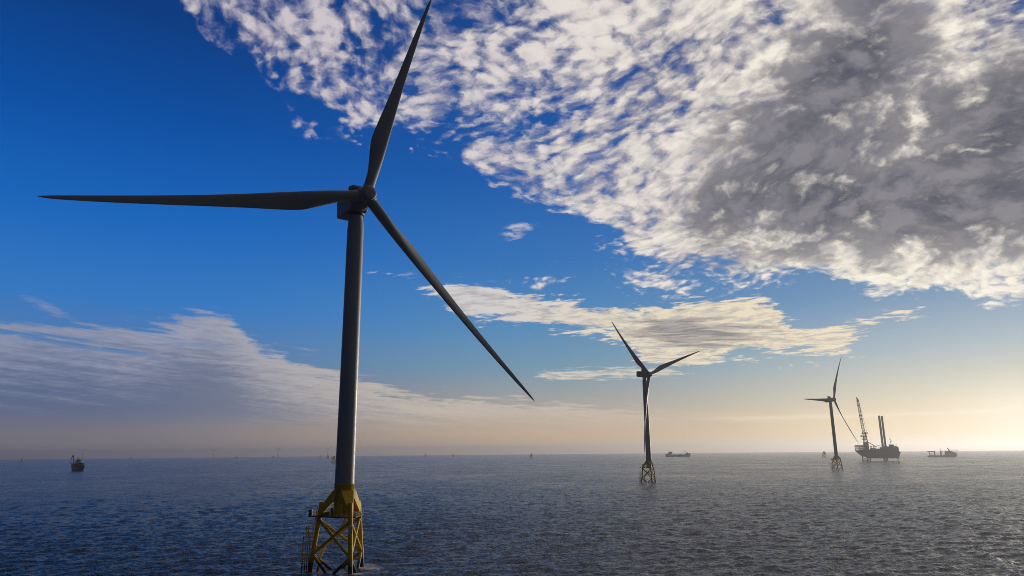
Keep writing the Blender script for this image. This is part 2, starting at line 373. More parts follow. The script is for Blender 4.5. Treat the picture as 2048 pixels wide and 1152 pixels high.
# ------------------------------------------------------------------ mesh helpers
class MB:
    def __init__(self): self.v, self.f, self.sm = [], [], []
    def add(self, vs, fs, smooth=False):
        n = len(self.v)
        self.v += [tuple(p) for p in vs]
        self.f += [tuple(i + n for i in f) for f in fs]
        self.sm += [smooth] * len(fs)
        return self
    def loft(self, rings, smooth=True, cap=True):
        k = len(rings[0]); vs = [p for r in rings for p in r]; fs = []
        for i in range(len(rings) - 1):
            for j in range(k):
                a, b = i * k + j, i * k + (j + 1) % k
                fs.append((a, b, b + k, a + k))
        self.add(vs, fs, smooth)
        if cap:
            self.add(rings[0], [tuple(range(k))[::-1]]); self.add(rings[-1], [tuple(range(k))])
        return self
    def tube(self, pts, rad, n=12, cap=True):
        pts = [Vector(p) for p in pts]
        rads = rad if isinstance(rad, (list, tuple)) else [rad] * len(pts)
        rings = []; prev = None
        for i, p in enumerate(pts):
            t = (pts[min(i + 1, len(pts) - 1)] - pts[max(i - 1, 0)]).normalized()
            if prev is None:
                a = t.cross(Vector((0, 0, 1)))
                if a.length < 1e-3: a = Vector((1, 0, 0))
            else:
                a = prev - t * prev.dot(t)
            a.normalize(); b = t.cross(a); prev = a
            rings.append([p + (a * math.cos(q) + b * math.sin(q)) * rads[i] for q in (2 * math.pi * j / n for j in range(n))])
        return self.loft(rings, True, cap)
    def lathe(self, prof, origin=(0, 0, 0), axis=(0, 0, 1), n=24):
        o = Vector(origin); ax = Vector(axis).normalized()
        a = ax.cross(Vector((0.3, 0.2, 1)) if abs(ax.z) < 0.9 else Vector((1, 0, 0))).normalized(); b = ax.cross(a)
        return self.loft([[o + ax * h + (a * math.cos(q) + b * math.sin(q)) * r for q in (2 * math.pi * j / n for j in range(n))] for r, h in prof])
    def box(self, c, s, ex=(1, 0, 0), ey=(0, 1, 0), ez=(0, 0, 1)):
        c = Vector(c); ex, ey, ez = Vector(ex), Vector(ey), Vector(ez)
        vs = [c + ex * (sx * s[0] / 2) + ey * (sy * s[1] / 2) + ez * (sz * s[2] / 2) for sz in (-1, 1) for sy in (-1, 1) for sx in (-1, 1)]
        return self.add(vs, [(0, 2, 3, 1), (4, 5, 7, 6), (0, 1, 5, 4), (1, 3, 7, 5), (3, 2, 6, 7), (2, 0, 4, 6)])
    def beam(self, p, q, w, h):
        p, q = Vector(p), Vector(q); d = (q - p)
        ex = d.normalized(); ey = Vector((0, 0, 1)).cross(ex)
        if ey.length < 1e-3: ey = Vector((0, 1, 0))
        ey.normalize(); ez = ex.cross(ey)
        return self.box((p + q) / 2, (d.length, w, h), ex, ey, ez)
    def prism(self, poly, y0, y1):
        """poly in x-z, pushed from y0 to y1"""
        k = len(poly)
        vs = [(x, y0, z) for x, z in poly] + [(x, y1, z) for x, z in poly]
        fs = [tuple(range(k)), tuple(range(2 * k - 1, k - 1, -1))] + [(i, i + k, (i + 1) % k + k, (i + 1) % k) for i in range(k)]
        return self.add(vs, fs)
    def slab(self, poly, z0, z1):
        k = len(poly)
        vs = [(x, y, z0) for x, y in poly] + [(x, y, z1) for x, y in poly]
        fs = [tuple(range(k))[::-1], tuple(range(k, 2 * k))] + [(i, (i + 1) % k, (i + 1) % k + k, i + k) for i in range(k)]
        return self.add(vs, fs)
    def lattice(self, p, q, w0, w1, bays, rad=0.25, n=5):
        """four-chord lattice boom"""
        p, q = Vector(p), Vector(q); t = (q - p).normalized()
        a = t.cross(Vector((0, 1, 0))).normalized(); b = t.cross(a)
        cor = lambda i, k: p.lerp(q, i / bays) + (a * (1, -1, -1, 1)[k] + b * (1, 1, -1, -1)[k]) * ((w0 + (w1 - w0) * i / bays) / 2)
        for k in range(4):
            self.tube([cor(0, k), cor(bays, k)], rad, n)
            for i in range(bays):
                self.tube([cor(i, k), cor(i + 1, (k + 1) % 4)], rad * 0.6, n)
                self.tube([cor(i, k), cor(i, (k + 1) % 4)], rad * 0.6, n)
        return self
    def build(self, name, mat, parent=None, smooth=None):
        me = bpy.data.meshes.new(name)
        me.from_pydata(self.v, [], self.f)
        me.materials.append(mat)
        me.polygons.foreach_set('use_smooth', self.sm)
        me.update()
        bm = bmesh.new(); bm.from_mesh(me)
        bmesh.ops.recalc_face_normals(bm, faces=bm.faces); bm.to_mesh(me); bm.free()
        o = bpy.data.objects.new(name, me); COL.objects.link(o)
        if parent is not None: o.parent = parent
        return o

def tag(o, label=None, cat=None, group=None, kind=None):
    if label: o['label'] = label
    if cat: o['category'] = cat
    if group: o['group'] = group
    if kind: o['kind'] = kind
    return o
def empty(name, loc, rz=0.0):
    o = bpy.data.objects.new(name, None); COL.objects.link(o)
    o.location = loc; o.rotation_euler = (0, 0, rz); o.empty_display_size = 2
    return o
def sea_z(x, y): return -(x * x + y * y) / (2 * RE)
def copy_tree(o, parent=None):
    c = o.copy(); COL.objects.link(c); c.parent = parent
    for ch in list(o.children): copy_tree(ch, c)
    return c

# ------------------------------------------------------------------ sea
def make_sea():
    rng = np.random.default_rng(7)
    a_f = np.linspace(R(-42), R(44), 1300)
    a_c = np.linspace(R(44), R(318), 120)[1:-1]
    ang = np.concatenate([a_f, a_c])
    fine_a = np.concatenate([np.ones(len(a_f)), np.zeros(len(a_c))])
    rs = [0.5, 20, 60, 110, 150, 172]
    r = 185.0
    while r < 3000:
        rs.append(r); r += max(0.5, r * r / (CAM_H * 707.0) / 5.0)
    while r < 26000:
        rs.append(r); r *= 1.03
    rs.append(26000.0)
    rad = np.array(rs)
    A, Rr = np.meshgrid(ang, rad)
    X = Rr * np.sin(A); Y = Rr * np.cos(A)
    dr = np.gradient(rad)[:, None] * np.ones_like(X)
    da = Rr * (ang[1] - ang[0])
    Z = np.zeros_like(X); DX = np.zeros_like(X); DY = np.zeros_like(X)
    wind = math.atan2(0.80, -0.60)
    nw = 90
    lam = 1.3 * (24 / 1.3) ** rng.random(nw)
    fx = (Rr > 150) * fine_a[None, :]
    near = np.where(rad < 3000)[0][-1] + 1
    for L in lam:
        th = wind + rng.normal(0, 0.55)
        kx, ky = 2 * math.pi / L * math.cos(th), 2 * math.pi / L * math.sin(th)
        ph = rng.random() * 6.283
        amp = 0.0066 * L * (1.0 if L < 5.0 else (5.0 / L) ** 0.9)
        xs, ys = X[:near], Y[:near]
        p = kx * xs + ky * ys + ph
        # a wave is kept where the grid can carry it (spacing along its own direction)
        sp = np.maximum(np.abs(math.sin(th) * np.cos(A[:near]) + math.cos(th) * np.sin(A[:near])) * dr[:near], da[:near])
        k = np.clip(2.4 - 3.8 * sp / L, 0, 1) * fx[:near]
        Z[:near] += amp * k * np.cos(p)
        s = -0.8 * amp * k * np.sin(p)
        DX[:near] += s * math.cos(th); DY[:near] += s * math.sin(th)
    # groups of higher and lower waves
    X += DX; Y += DY
    Z += -(X * X + Y * Y) / (2 * RE)
    nr, na = X.shape
    verts = np.stack([X, Y, Z], -1).reshape(-1, 3)
    i = np.arange(nr - 1)[:, None] * na; j = np.arange(na)[None, :]; j2 = (j + 1) % na
    quads = np.stack([i + j, i + na + j, i + na + j2, i + j2], -1).reshape(-1, 4)
    me = bpy.data.meshes.new('sea')
    me.vertices.add(len(verts)); me.vertices.foreach_set('co', verts.astype(np.float32).ravel())
    nq = len(quads)
    me.loops.add(nq * 4 + na); me.polygons.add(nq + 1)
    loops = np.concatenate([quads.ravel(), np.arange(na)]).astype(np.int32)
    me.loops.foreach_set('vertex_index', loops)
    me.polygons.foreach_set('loop_start', np.arange(nq + 1, dtype=np.int32) * 4)
    me.polygons.foreach_set('use_smooth', np.ones(nq + 1, dtype=bool))
    me.update(calc_edges=True); me.validate()
    me.flip_normals() if me.polygons[nq // 2].normal.z < 0 else None
    m, g, b = material('sea_water', (0.001, 0.028, 0.074), 0.36)
    b.inputs['IOR'].default_value = 1.52
    tc = g.node('ShaderNodeTexCoord'); o = S(g, tc.outputs['Object'])
    mp = g.node('ShaderNodeMapping'); mp.inputs['Rotation'].default_value = (0, 0, R(-37)); mp.inputs['Scale'].default_value = (0.55, 1.0, 1.0)
    g.put(mp.inputs[0], o); ov = S(g, mp.outputs[0])
    n0 = g.noise(ov, 2.2, 4, 0.6)
    n1 = g.noise(ov, 0.55, 5, 0.62, 0.3)
    n2 = g.noise(ov, 0.10, 4, 0.6, 0.2)
    n3 = g.noise(ov, 0.02, 3, 0.5)
    gn = g.noise(ov, 0.06, 7, 0.72) * 0.7 + g.noise(o, 0.007, 3, 0.5) * 0.3
    gust = g.lin(gn, 0.32, 0.68, 0.3, 1.7)
    bump = g.node('ShaderNodeBump'); bump.inputs['Strength'].default_value = 1.0; bump.inputs['Distance'].default_value = 1.0
    g.put(bump.inputs['Height'], (n1 * 0.85 + n2 * 1.4 + n0 * 0.22) * gust + n3 * 2.5)
    m.node_tree.links.new(bump.outputs[0], b.inputs['Normal'])
    # white water washing round the legs of the three turbines
    foam = None
    for (fx_, fy_, wx, wy) in FOAM:
        x, y, z = g.sep(o)
        e = g.math('EXPONENT', ((x - fx_) * (x - fx_) / (wx * wx) + (y - fy_) * (y - fy_) / (wy * wy)) * -1.0)
        foam = e if foam is None else foam + e
    fn = g.noise(o, 0.9, 6, 0.7, dim='3D')
    ff = g.step(foam + (fn - 0.5) * 2.2, 0.50, 1.0)
    g.put(b.inputs['Base Color'], g.mix(ff, (0.001, 0.028, 0.074), (0.62, 0.64, 0.66)))
    g.put(b.inputs['Roughness'], g.lin(gn, 0.36, 0.64, 0.12, 0.30).max(ff * 0.9))
    me.materials.append(m)
    ob = bpy.data.objects.new('sea', me); COL.objects.link(ob)
    tag(ob, kind='structure')

# ------------------------------------------------------------------ jacket foundation
RB, RT, ZT = 8.64, 6.22, 18.4
def leg_at(phi, k, z):
    r = RB + (RT - RB) * z / ZT
    a = phi + k * 2 * math.pi / 3
    return Vector((r * math.cos(a), r * math.sin(a), z))

def jacket_parts(root, phi, n=12, detail=True, top=23.4, tower_r=2.78):
    """legs, X-braces, transition piece, platform and landing under root, around its own z axis"""
    br = MB()
    for k in range(3):
        k2 = (k + 1) % 3
        for za, zb in ((13.6, 4.3), (4.3, -8.0)):
            for (p, q) in ((k, k2), (k2, k)):
                br.tube([leg_at(phi, p, za), leg_at(phi, q, zb)], 0.42, n)
    jk = br.build('jacket_bracing', M['yellow'], root)
    for k in range(3):
        lg = MB(); lg.tube([leg_at(phi, k, -10), leg_at(phi, k, ZT)], 0.66, n + 4)
        for z in (4.3, 13.6): lg.tube([leg_at(phi, k, z - 1.1), leg_at(phi, k, z + 1.1)], 0.72, n + 4)
        lg.build('jacket_leg', M['yellow'], root)
    tp = MB()
    tp.lathe([(tower_r, 14.2), (tower_r, top - 0.25), (tower_r + 0.12, top - 0.25), (tower_r + 0.12, top - 0.003)], n=32)
    t = tp.build('transition_piece', M['yellow'], root)
    for k in range(3):
        a = phi + k * 2 * math.pi / 3
        er, et, ez = Vector((math.cos(a), math.sin(a), 0)), Vector((-math.sin(a), math.cos(a), 0)), Vector((0, 0, 1))
        def sec(r, zt, zb, hw): return [er * r + ez * zt + et * hw, er * r + ez * zt - et * hw, er * r + ez * zb - et * hw, er * r + ez * zb + et * hw]
        MB().loft([sec(1.6, 22.2, 20.0, 1.95), sec(2.9, 21.5, 18.6, 1.75), sec(5.7, 18.0, 15.4, 1.0), sec(RT + 0.35, 17.6, 15.2, 0.62)], smooth=False).build('bracket_arm', M['yellow'], t)
    # platform: a triangle with cut corners, plus the landing stage beyond the first leg
    poly = []
    for k in range(3):
        a = phi + k * 2 * math.pi / 3
        for da in (-0.22, 0.22):
            rr = 8.3 if k == 0 else 7.0
            poly.append((rr * math.cos(a + da), rr * math.sin(a + da)))
    pl = MB(); pl.slab(poly, 14.45, 14.75)
    er = Vector((math.cos(phi), math.sin(phi), 0)); et = Vector((-math.sin(phi), math.cos(phi), 0))
    pl.box(er * 8.7 + Vector((0, 0, 14.6)), (2.0, 2.6, 0.26), er, et)
    pf = pl.build('platform', M['grating'], root)
    rl = MB()
    for i in range(6):
        p, q = Vector((*poly[i], 14.75)), Vector((*poly[(i + 1) % 6], 14.75))
        for h in (0.55, 1.1): rl.tube([p + Vector((0, 0, h)), q + Vector((0, 0, h))], 0.035 if detail else 0.05, 5)
        m = max(2, int((q - p).length / 1.4))
        for j in range(m):
            b = p.lerp(q, j / m); rl.tube([b, b + Vector((0, 0, 1.1))], 0.04, 5)
    rl.build('railing', M['yellow'], pf)
    cb = MB()
    cb.box(er * 9.2 + Vector((0, 0, 15.55)), (0.9, 1.5, 1.6), er, et)
    cb.build('equipment_cabinet', M['dark'], root)
    for e_, t_, h_, sz in ((3.4, -0.8, 15.75, (0.7, 0.7, 2.0)), (4.6, -0.6, 15.2, (1.2, 1.0, 0.9)), (1.2, -3.6, 15.3, (0.9, 0.8, 1.1)), (5.4, 1.0, 15.1, (0.8, 1.3, 0.7))):
        MB().box(er * e_ + et * t_ + Vector((0, 0, h_)), sz, er, et).build('equipment_cabinet', M['dark'], root)
    # boat landing outside the first leg
    bl = MB(); zs = (9.6, 12.2, 12.2, 9.6)
    for i, (o_, s_) in enumerate(((10.1, -1.5), (9.6, -0.75), (9.2, 0.0), (8.9, 0.75))):
        b = er * o_ - et * (s_ - 1.4)
        bl.tube([b + Vector((0, 0, -3)), b + Vector((0, 0, zs[i]))], 0.16 if i in (0, 3) else 0.11, 8)
    for j in range(26):
        z = -0.2 + j * 0.46
        bl.tube([er * 9.6 + et * 2.15 + Vector((0, 0, z)), er * 9.2 + et * 1.4 + Vector((0, 0, z))], 0.05, 5)
    for z in (1.4, 4.6, 9.0):
        bl.tube([er * 10.1 + et * 2.9 + Vector((0, 0, z)), er * 8.9 + et * 0.65 + Vector((0, 0, z))], 0.12, 6)
        bl.tube([er * 9.2 + et * 1.4 + Vector((0, 0, z)), leg_at(phi, 0, z)], 0.14, 6)
    bl.build('boat_landing', M['yellow'], root)
    ld = MB(); p, q = leg_at(phi, 0, 8.8) + er * 1.0, leg_at(phi, 0, 17.2) + er * 0.9
    for s_ in (-0.28, 0.28): ld.tube([p + et * s_, q + et * s_], 0.06, 5)
    for j in range(22):
        c = p.lerp(q, j / 21); ld.tube([c - et * 0.28, c + et * 0.28], 0.035, 5)
    for j in range(7):
        c = p.lerp(q, 0.25 + j * 0.11); hp = [c + et * -0.36, c + er * 0.5 + et * -0.3, c + er * 0.72, c + er * 0.5 + et * 0.3, c + et * 0.36]
        ld.tube(hp, 0.03, 5)
    ld.build('access_ladder', M['yellow'], root)
    # cable tubes curving down between the legs
    for dy in (0.0, 1.3):
        jt = MB()
        pts = [er * -0.3, er * -0.1, er * 2.2, er * 5.0, er * 6.3, er * 6.8, er * 7.2]
        zz = [14.4, 12.6, 9.4, 6.6, 3.4, 0.0, -6.0]
        fin = []
        for i in range(len(pts) - 1):
            for s_ in range(4):
                w = s_ / 4
                fin.append(pts[i].lerp(pts[i + 1], w) - et * (1.0 + dy) + Vector((0, 0, zz[i] + (zz[i + 1] - zz[i]) * w)))
        jt.tube(fin, 0.2, 8).build('cable_tube', M['yellow'], root)

def number_plate(root, phi):
    """white panel with two upright-running characters on the front leg"""
    p = leg_at(phi, 1, 11.4); d = (Vector((0.23, -0.97, 0))).normalized(); u = Vector((0, 0, 1)); s = u.cross(d) * -1
    s = Vector((0.97, 0.23, 0))
    c = p + d * 0.72
    pl = MB().box(c, (1.15, 0.06, 2.15), s, d, u).build('number_plate', M['sign'], root)
    ch = MB()
    def arc(cx, cz, rx, rz, a0, a1, th):
        pts = [(cx + rx * math.cos(a0 + (a1 - a0) * i / 12), cz + rz * math.sin(a0 + (a1 - a0) * i / 12)) for i in range(13)]
        for (x0, z0), (x1, z1) in zip(pts, pts[1:]):
            a, b = c + s * x0 + u * z0 + d * 0.04, c + s * x1 + u * z1 + d * 0.04
            e = (b - a).normalized(); ch.box((a + b) / 2, ((b - a).length * 1.15, 0.02, th), e, d, e.cross(d))
    # C and O, turned to read upwards
    arc(0, -0.42, 0.33, 0.36, R(150), R(390), 0.11)
    ch.build('plate_letter', M['ink'], pl); ch = MB()
    arc(0, 0.48, 0.33, 0.36, R(0), R(360), 0.11)
    ch.build('plate_letter', M['ink'], pl)

# ------------------------------------------------------------------ turbine
CH = [(0.0, 3.3, 1.00), (0.03, 3.3, 1.0), (0.07, 3.45, 0.92), (0.13, 4.3, 0.62), (0.19, 5.1, 0.42), (0.23, 5.3, 0.34), (0.30, 4.9, 0.28), (0.40, 4.0, 0.24),
      (0.52, 3.2, 0.21), (0.65, 2.55, 0.19), (0.78, 1.95, 0.18), (0.88, 1.45, 0.17), (0.95, 1.0, 0.16), (0.985, 0.55, 0.16), (1.0, 0.12, 0.2)]
def blade_mesh(length, tipf, root_r):
    """blade along +z, rotor axis (upwind) +y, leading edge towards +x"""
    mb = MB(); rings = []; n = 28
    for (t, c, th) in CH:
        z = root_r + (length - root_r) * t
        q = z / length
        fwd = tipf * q + 8.0 * (q * q - q)
        tw = R(24.0) * (1 - t) ** 1.6 + R(3.0)
        ring = []
        rnd = max(0.0, min(1.0, (th - 0.34) / 0.5)) if t > 0.05 else 1.0
        for j in range(n):
            a = 2 * math.pi * j / n
            x = 0.5 * math.cos(a)                       # -0.5 trailing .. 0.5 leading
            w = (0.5 - x)
            foil = th * 5 * (0.2969 * math.sqrt(max(w, 0)) - 0.126 * w - 0.3516 * w * w + 0.2843 * w ** 3 - 0.1015 * w ** 4)
            y = math.copysign(foil, math.sin(a)) if abs(math.sin(a)) > 1e-6 else 0.0
            y = y * (1 - rnd) + rnd * 0.5 * th * math.sin(a)
            x = (x - 0.18 * (1 - rnd)) * c; y = y * c
            ring.append((x * math.cos(tw) - y * math.sin(tw), fwd + x * math.sin(tw) + y * math.cos(tw), z))
        rings.append(ring)
    # finer stations so that outline and bend are smooth
    fine = []
    for i in range(len(rings) - 1):
        m = 4
        for s_ in range(m):
            w = s_ / m
            r0, r1 = rings[max(i - 1, 0)], rings[i]; r2, r3 = rings[i + 1], rings[min(i + 2, len(rings) - 1)]
            ring = []
            for a, b, c_, d in zip(r0, r1, r2, r3):
                ring.append(tuple(0.5 * (2 * b[k] + (c_[k] - a[k]) * w + (2 * a[k] - 5 * b[k] + 4 * c_[k] - d[k]) * w * w + (3 * b[k] - a[k] - 3 * c_[k] + d[k]) * w ** 3) for k in range(3)))
            fine.append(ring)
    fine.append(rings[-1])
    return mb.loft(fine)

def turbine(x, y, H, yaw, tilt, az, tipf, length, phi, label, plate=False, group='offshore wind turbines', n=12):
    root = empty('wind_turbine', (x, y, sea_z(x, y)))
    tag(root, label, 'wind turbine', group)
    jacket_parts(root, phi, n)
    if plate: number_plate(root, phi)
    tw = MB()
    tw.lathe([(2.775, 23.4), (2.72, 35), (2.62, 55), (2.55, 75), (2.5, H - 9), (2.35, H - 6.5), (2.05, H - 4.6), (2.0, H - 3.3)], n=48)
    for z in (46.0, 74.0): tw.lathe([(2.70 - (z - 46) * 0.004, z), (2.70 - (z - 46) * 0.004, z + 0.12)], n=48)
    tower = tw.build('tower', M['tower'], root)
    dr = MB(); dr.box((1.0, -2.72, 16.6), (1.0, 0.24, 2.2)); dr.build('access_door', M['dark'], root)
    a = Vector((math.sin(yaw) * math.cos(tilt), -math.cos(yaw) * math.cos(tilt), math.sin(tilt)))
    s = Vector((0, 0, 1)).cross(a).normalized(); u = a.cross(s)
    c0 = Vector((0, 0, H)); hub = c0 + a * 7.0
    # nacelle: rounded box behind a generator drum
    nb = MB()
    def sec(d, w, zt, zb, cr):
        pts = []
        for (cx, cz, q0) in ((w / 2 - cr, zt - cr, 0), (-w / 2 + cr, zt - cr, 90), (-w / 2 + cr, zb + cr, 180), (w / 2 - cr, zb + cr, 270)):
            for q in range(5):
                t_ = R(q0 + q * 22.5); pts.append(c0 + a * d + s * (cx + cr * math.cos(t_)) + u * (cz + cr * math.sin(t_)))
        return pts
    nb.loft([sec(2.6, 5.4, 2.9, -2.9, 1.0), sec(1.6, 5.8, 3.2, -3.1, 0.5), sec(-7.0, 5.8, 3.3, -3.1, 0.35), sec(-8.2, 5.7, 3.25, -2.7, 0.35), sec(-9.0, 5.4, 3.1, -2.0, 0.35)], smooth=False)
    na = nb.build('nacelle', M['nacelle'], root)
    MB().lathe([(2.6, -0.3), (3.25, 0.0), (3.35, 0.3), (3.35, 2.7), (3.2, 3.1), (2.5, 3.5)], c0 + a * 1.8, a, 40).build('generator_drum', M['nacelle'], na)
    MB().loft([sec(1.0, 2.6, 5.2, 3.15, 0.15), sec(0.6, 3.0, 5.9, 3.15, 0.15), sec(-2.6, 3.0, 6.7, 3.15, 0.15), sec(-3.0, 2.8, 5.6, 3.15, 0.15)], smooth=False).build('roof_cooler', M['dark'], na)
    for sx in (-1.2, 1.2):
        mv = MB()
        p = c0 + a * -3.4 + s * (sx * 0.9) + u * 3.2
        mv.tube([p, p + u * 3.4], 0.12, 6); mv.tube([p + u * 3.4 - a * 0.7, p + u * 3.4 + a * 0.5], 0.09, 6)
        mv.tube([p + u * 3.4 - a * 0.7, p + u * 3.4 - a * 0.7 + u * 0.4], [0.16, 0.05], 6)
        mv.build('weather_mast', M['dark'], na)
    MB().lathe([(2.1, H - 4.2), (2.55, H - 4.0), (2.55, H - 3.4)], n=32).build('yaw_ring', M['dark'], na)
    # hub and spinner
    hb = MB().lathe([(2.1, -2.4), (2.35, -2.1), (2.6, -1.0), (2.6, 0.9), (2.42, 1.7), (2.28, 2.3), (2.1, 2.6), (1.7, 2.78), (0.9, 2.86), (0.05, 2.88)], hub, a, 40).build('hub', M['nacelle'], root)
    for k in range(3):
        t_ = az + k * 2 * math.pi / 3
        r = u * math.cos(t_) + s * math.sin(t_)
        MB().lathe([(1.55, 1.2), (1.85, 2.2), (1.85, 2.75), (1.72, 2.75), (1.72, 2.95)], hub, r, 32).build('blade_collar', M['nacelle'], hb)
        mo = -u * math.sin(t_) + s * math.cos(t_)         # the way the blade travels
        b = blade_mesh(length, tipf, 2.9)
        b.v = [tuple(hub + mo * p[0] + a * p[1] + r * p[2]) for p in b.v]
        b.build('blade', M['blade'], root)
    return root

# ------------------------------------------------------------------ the scene
T1 = (-48.45, 209.8); T2 = (142.0, 764.9); T3 = (528.5, 1191.0)
def foam_spots():
    out = []
    for (tx, ty), phi, k in ((T1, R(180), 1.0), (T2, R(155), 0.7), (T3, R(126), 0.6)):
        for i in range(3):
            p = leg_at(phi, i, 0); out.append((tx + p.x + 1.2, ty + p.y + 0.6, 3.8 * k, 3.6 * k))
    out.append((T1[0] - 1.5, T1[1] - 1.5, 4.5, 4.0))
    out.append((T1[0] + 8.0, T1[1] + 3.0, 5.0, 4.0))
    return out
FOAM = foam_spots()
make_sea()

turbine(*T1, 108.1, 0.6422, 0.0869, 4.4777, 2.6, 84.6, R(180),
        'largest wind turbine, nearest the camera, on a yellow three-legged jacket with white plate', plate=True, n=16)
turbine(*T2, 112.4, 0.6486, -0.0975, 5.3774, 6.2, 82.5, R(155),
        'mid-sized wind turbine near the centre with one blade hanging down along its tower')
turbine(*T3, 112.0, 0.5725, 0.0743, 4.6884, 1.9, 85.1, R(126),
        'smallest hazy wind turbine of the three, just left of the jack-up crane vessel')

def vessel(name, x, y, label, cat, turn=0.0, sc=(1, 1)):
    o = empty(name, (x, y, sea_z(x, y)), -math.atan2(x, y) + turn)
    o.scale = (sc[0], sc[0], sc[1])
    return tag(o, label, cat)

def hull_loft(secs, n=7):
    """secs: (x, half beam at keel, half beam at deck, z keel, z deck, y centre)"""
    mb = MB(); rings = []
    for (x, b0, b1, z0, z1) in secs:
        ring = []
        for i in range(n):
            w = i / (n - 1); ring.append((x, -(b0 + (b1 - b0) * w ** 0.6), z0 + (z1 - z0) * w))
        for i in range(n - 1, -1, -1):
            w = i / (n - 1); ring.append((x, (b0 + (b1 - b0) * w ** 0.6), z0 + (z1 - z0) * w))
        rings.append(ring)
    return mb.loft(rings, smooth=False)

# -- supply vessel seen almost end-on, far left
def supply_vessel():
    r = vessel('supply_vessel', -971.0, 1621.8, 'dark blue supply vessel seen end-on at far left, inverted V crane on deck', 'ship', R(8), (0.74, 0.79))
    h = MB(); rings = []
    for (y, b0, b1, z1) in ((-40, 9.5, 12.2, 17.0), (-36, 10.5, 13.2, 17.2), (0, 12, 13.6, 17.5), (28, 9, 12.5, 19.5), (42, 1.0, 5.0, 22.5), (46, 0.3, 1.0, 23.5)):
        ring = [(-b1, y, z1), (-b1, y, z1 * 0.55), (-(b0 + b1) / 2, y, z1 * 0.22), (-b0, y, -3), (b0, y, -3), ((b0 + b1) / 2, y, z1 * 0.22), (b1, y, z1 * 0.55), (b1, y, z1)]
        rings.append(ring)
    h.loft(rings, smooth=False)
    hl = h.build('hull', M['navy'], r)
    rd = MB(); rd.box((8.4, -40.6, 14.2), (7.0, 0.5, 3.0)); rd.build('hull_stripe', M['red'], hl)
    gp = MB(); gp.box((-10.6, -40.4, 8.5), (3.2, 0.7, 8.0)); gp.build('pale_side_panel', M['steel'], hl)  # added pale panel standing in for the hull's lighter left side
    d = MB(); d.box((0, 4, 19.2), (24, 70, 2.6)); d.box((2, -30, 20.5), (16, 8, 2.6)); d.box((-7, -26, 19.5), (5, 7, 3.0))
    for x in (-9, -4, 6, 10.5): d.tube([(x, -39, 17), (x, -39, 21.4)], 0.4, 6)
    d.build('deck_house', M['dark'], r)
    b = MB(); b.box((2.5, 18, 22.5), (15, 16, 4.5)); b.box((2.5, 18, 26.2), (11, 12, 3.0)); b.box((2.5, 18, 29.0), (13.5, 9, 2.4)); b.box((2.5, 18, 31.0), (8, 6, 1.6))
    br = b.build('bridge', M['steel'], r)
    MB().box((2.5, 13.3, 29.1), (12.4, 0.2, 1.3)).build('bridge_window', M['glass'], br)
    m = MB(); m.tube([(2.5, 18, 31), (2.5, 18, 37.5)], [0.7, 0.3], 8); m.beam((-1.2, 18, 33.6), (6.2, 18, 33.6), 0.5, 0.5); m.beam((0.6, 18, 35.4), (4.4, 18, 35.4), 0.4, 0.4)
    for x in (-3.5, 8.5): m.tube([(x, 18, 30), (x, 18, 34.5)], 0.3, 6)
    m.build('mast', M['dark'], r)
    lb = MB(); lb.lathe([(0.2, -3.2), (1.4, -2.4), (1.6, 0), (1.4, 2.4), (0.2, 3.2)], (14.3, 6, 23.4), (0, 1, 0), 12); lb.build('lifeboat', M['cream'], r)
    ca = MB(); ca.tube([(-12.0, -10, 17), (-12.0, -10, 22)], 1.5, 12)
    ca.beam((-11.6, -10, 21.5), (-16.4, -10, 43.5), 1.6, 2.2); ca.beam((-16.4, -10, 43.8), (-20.4, -10, 33.5), 1.4, 1.8); ca.beam((-20.4, -10, 33.5), (-20.0, -10, 19.5), 1.1, 1.5)
    ck = ca.build('deck_crane', M['orange'], r)
    c2 = MB(); c2.beam((-12.8, -11.6, 23), (-16.0, -11.6, 38.5), 1.2, 2.2); c2.build('crane_jib', M['cream'], ck)
supply_vessel()

# -- low cargo ship on the horizon right of the second turbine
def cargo_ship():
    r = vessel('cargo_ship', 933.6, 4129.0, 'low grey cargo ship on the horizon, between the second and third turbines', 'ship', 0.0, (0.95, 0.975))
    hull_loft([(-73, 6, 9, 2, 16), (-68, 8, 11, -3, 16), (-50, 11, 12, -3, 15.5), (-30, 12, 12.5, -3, 12.5), (0, 12, 12.5, -3, 11.6), (36, 12, 12.5, -3, 12.2), (46, 11, 12, -3, 17), (60, 6, 9, -3, 18), (68, 1.5, 5, -3, 18.6), (73, 0.2, 0.8, 6, 19)]).build('hull', M['hullgrey'], r)
    b = MB(); b.box((-45, 0, 18.2), (28, 20, 5)); b.box((-43, 0, 22.4), (24, 19, 4)); b.box((-43, 0, 26.0), (22, 22, 3.4)); b.box((-56, 0, 20), (5, 6, 8)); b.build('bridge', M['steel'], r)
    MB().box((-43, -11.1, 26.2), (21, 0.2, 1.6)).build('bridge_window', M['glass'], r)
    m = MB(); m.tube([(-43, 0, 27), (-43, 0, 40)], [0.9, 0.4], 8); m.beam((-46.5, 0, 34.5), (-39.5, 0, 34.5), 0.6, 0.6); m.build('mast', M['steel'], r)
    h = MB()
    for x in (-22, -8, 6, 20): h.box((x, 0, 13.0), (11, 20, 1.6))
    h.box((16, 0, 15.2), (4, 6, 4)); h.tube([(34, 0, 12), (34, 0, 21)], 0.6, 6); h.build('hatch_cover', M['rustdeck'], r)
    c = MB(); c.box((54, 0, 19.5), (14, 12, 5)); c.tube([(52, 0, 18), (52, 0, 24)], 1.6, 10)
    pts = [(58, 0, 21), (53, 0, 25.5), (45, 0, 28), (36, 0, 29)]
    for p, q in zip(pts, pts[1:]): c.beam(p, q, 1.4, 1.8)
    c.build('deck_crane', M['dark'], r)
cargo_ship()

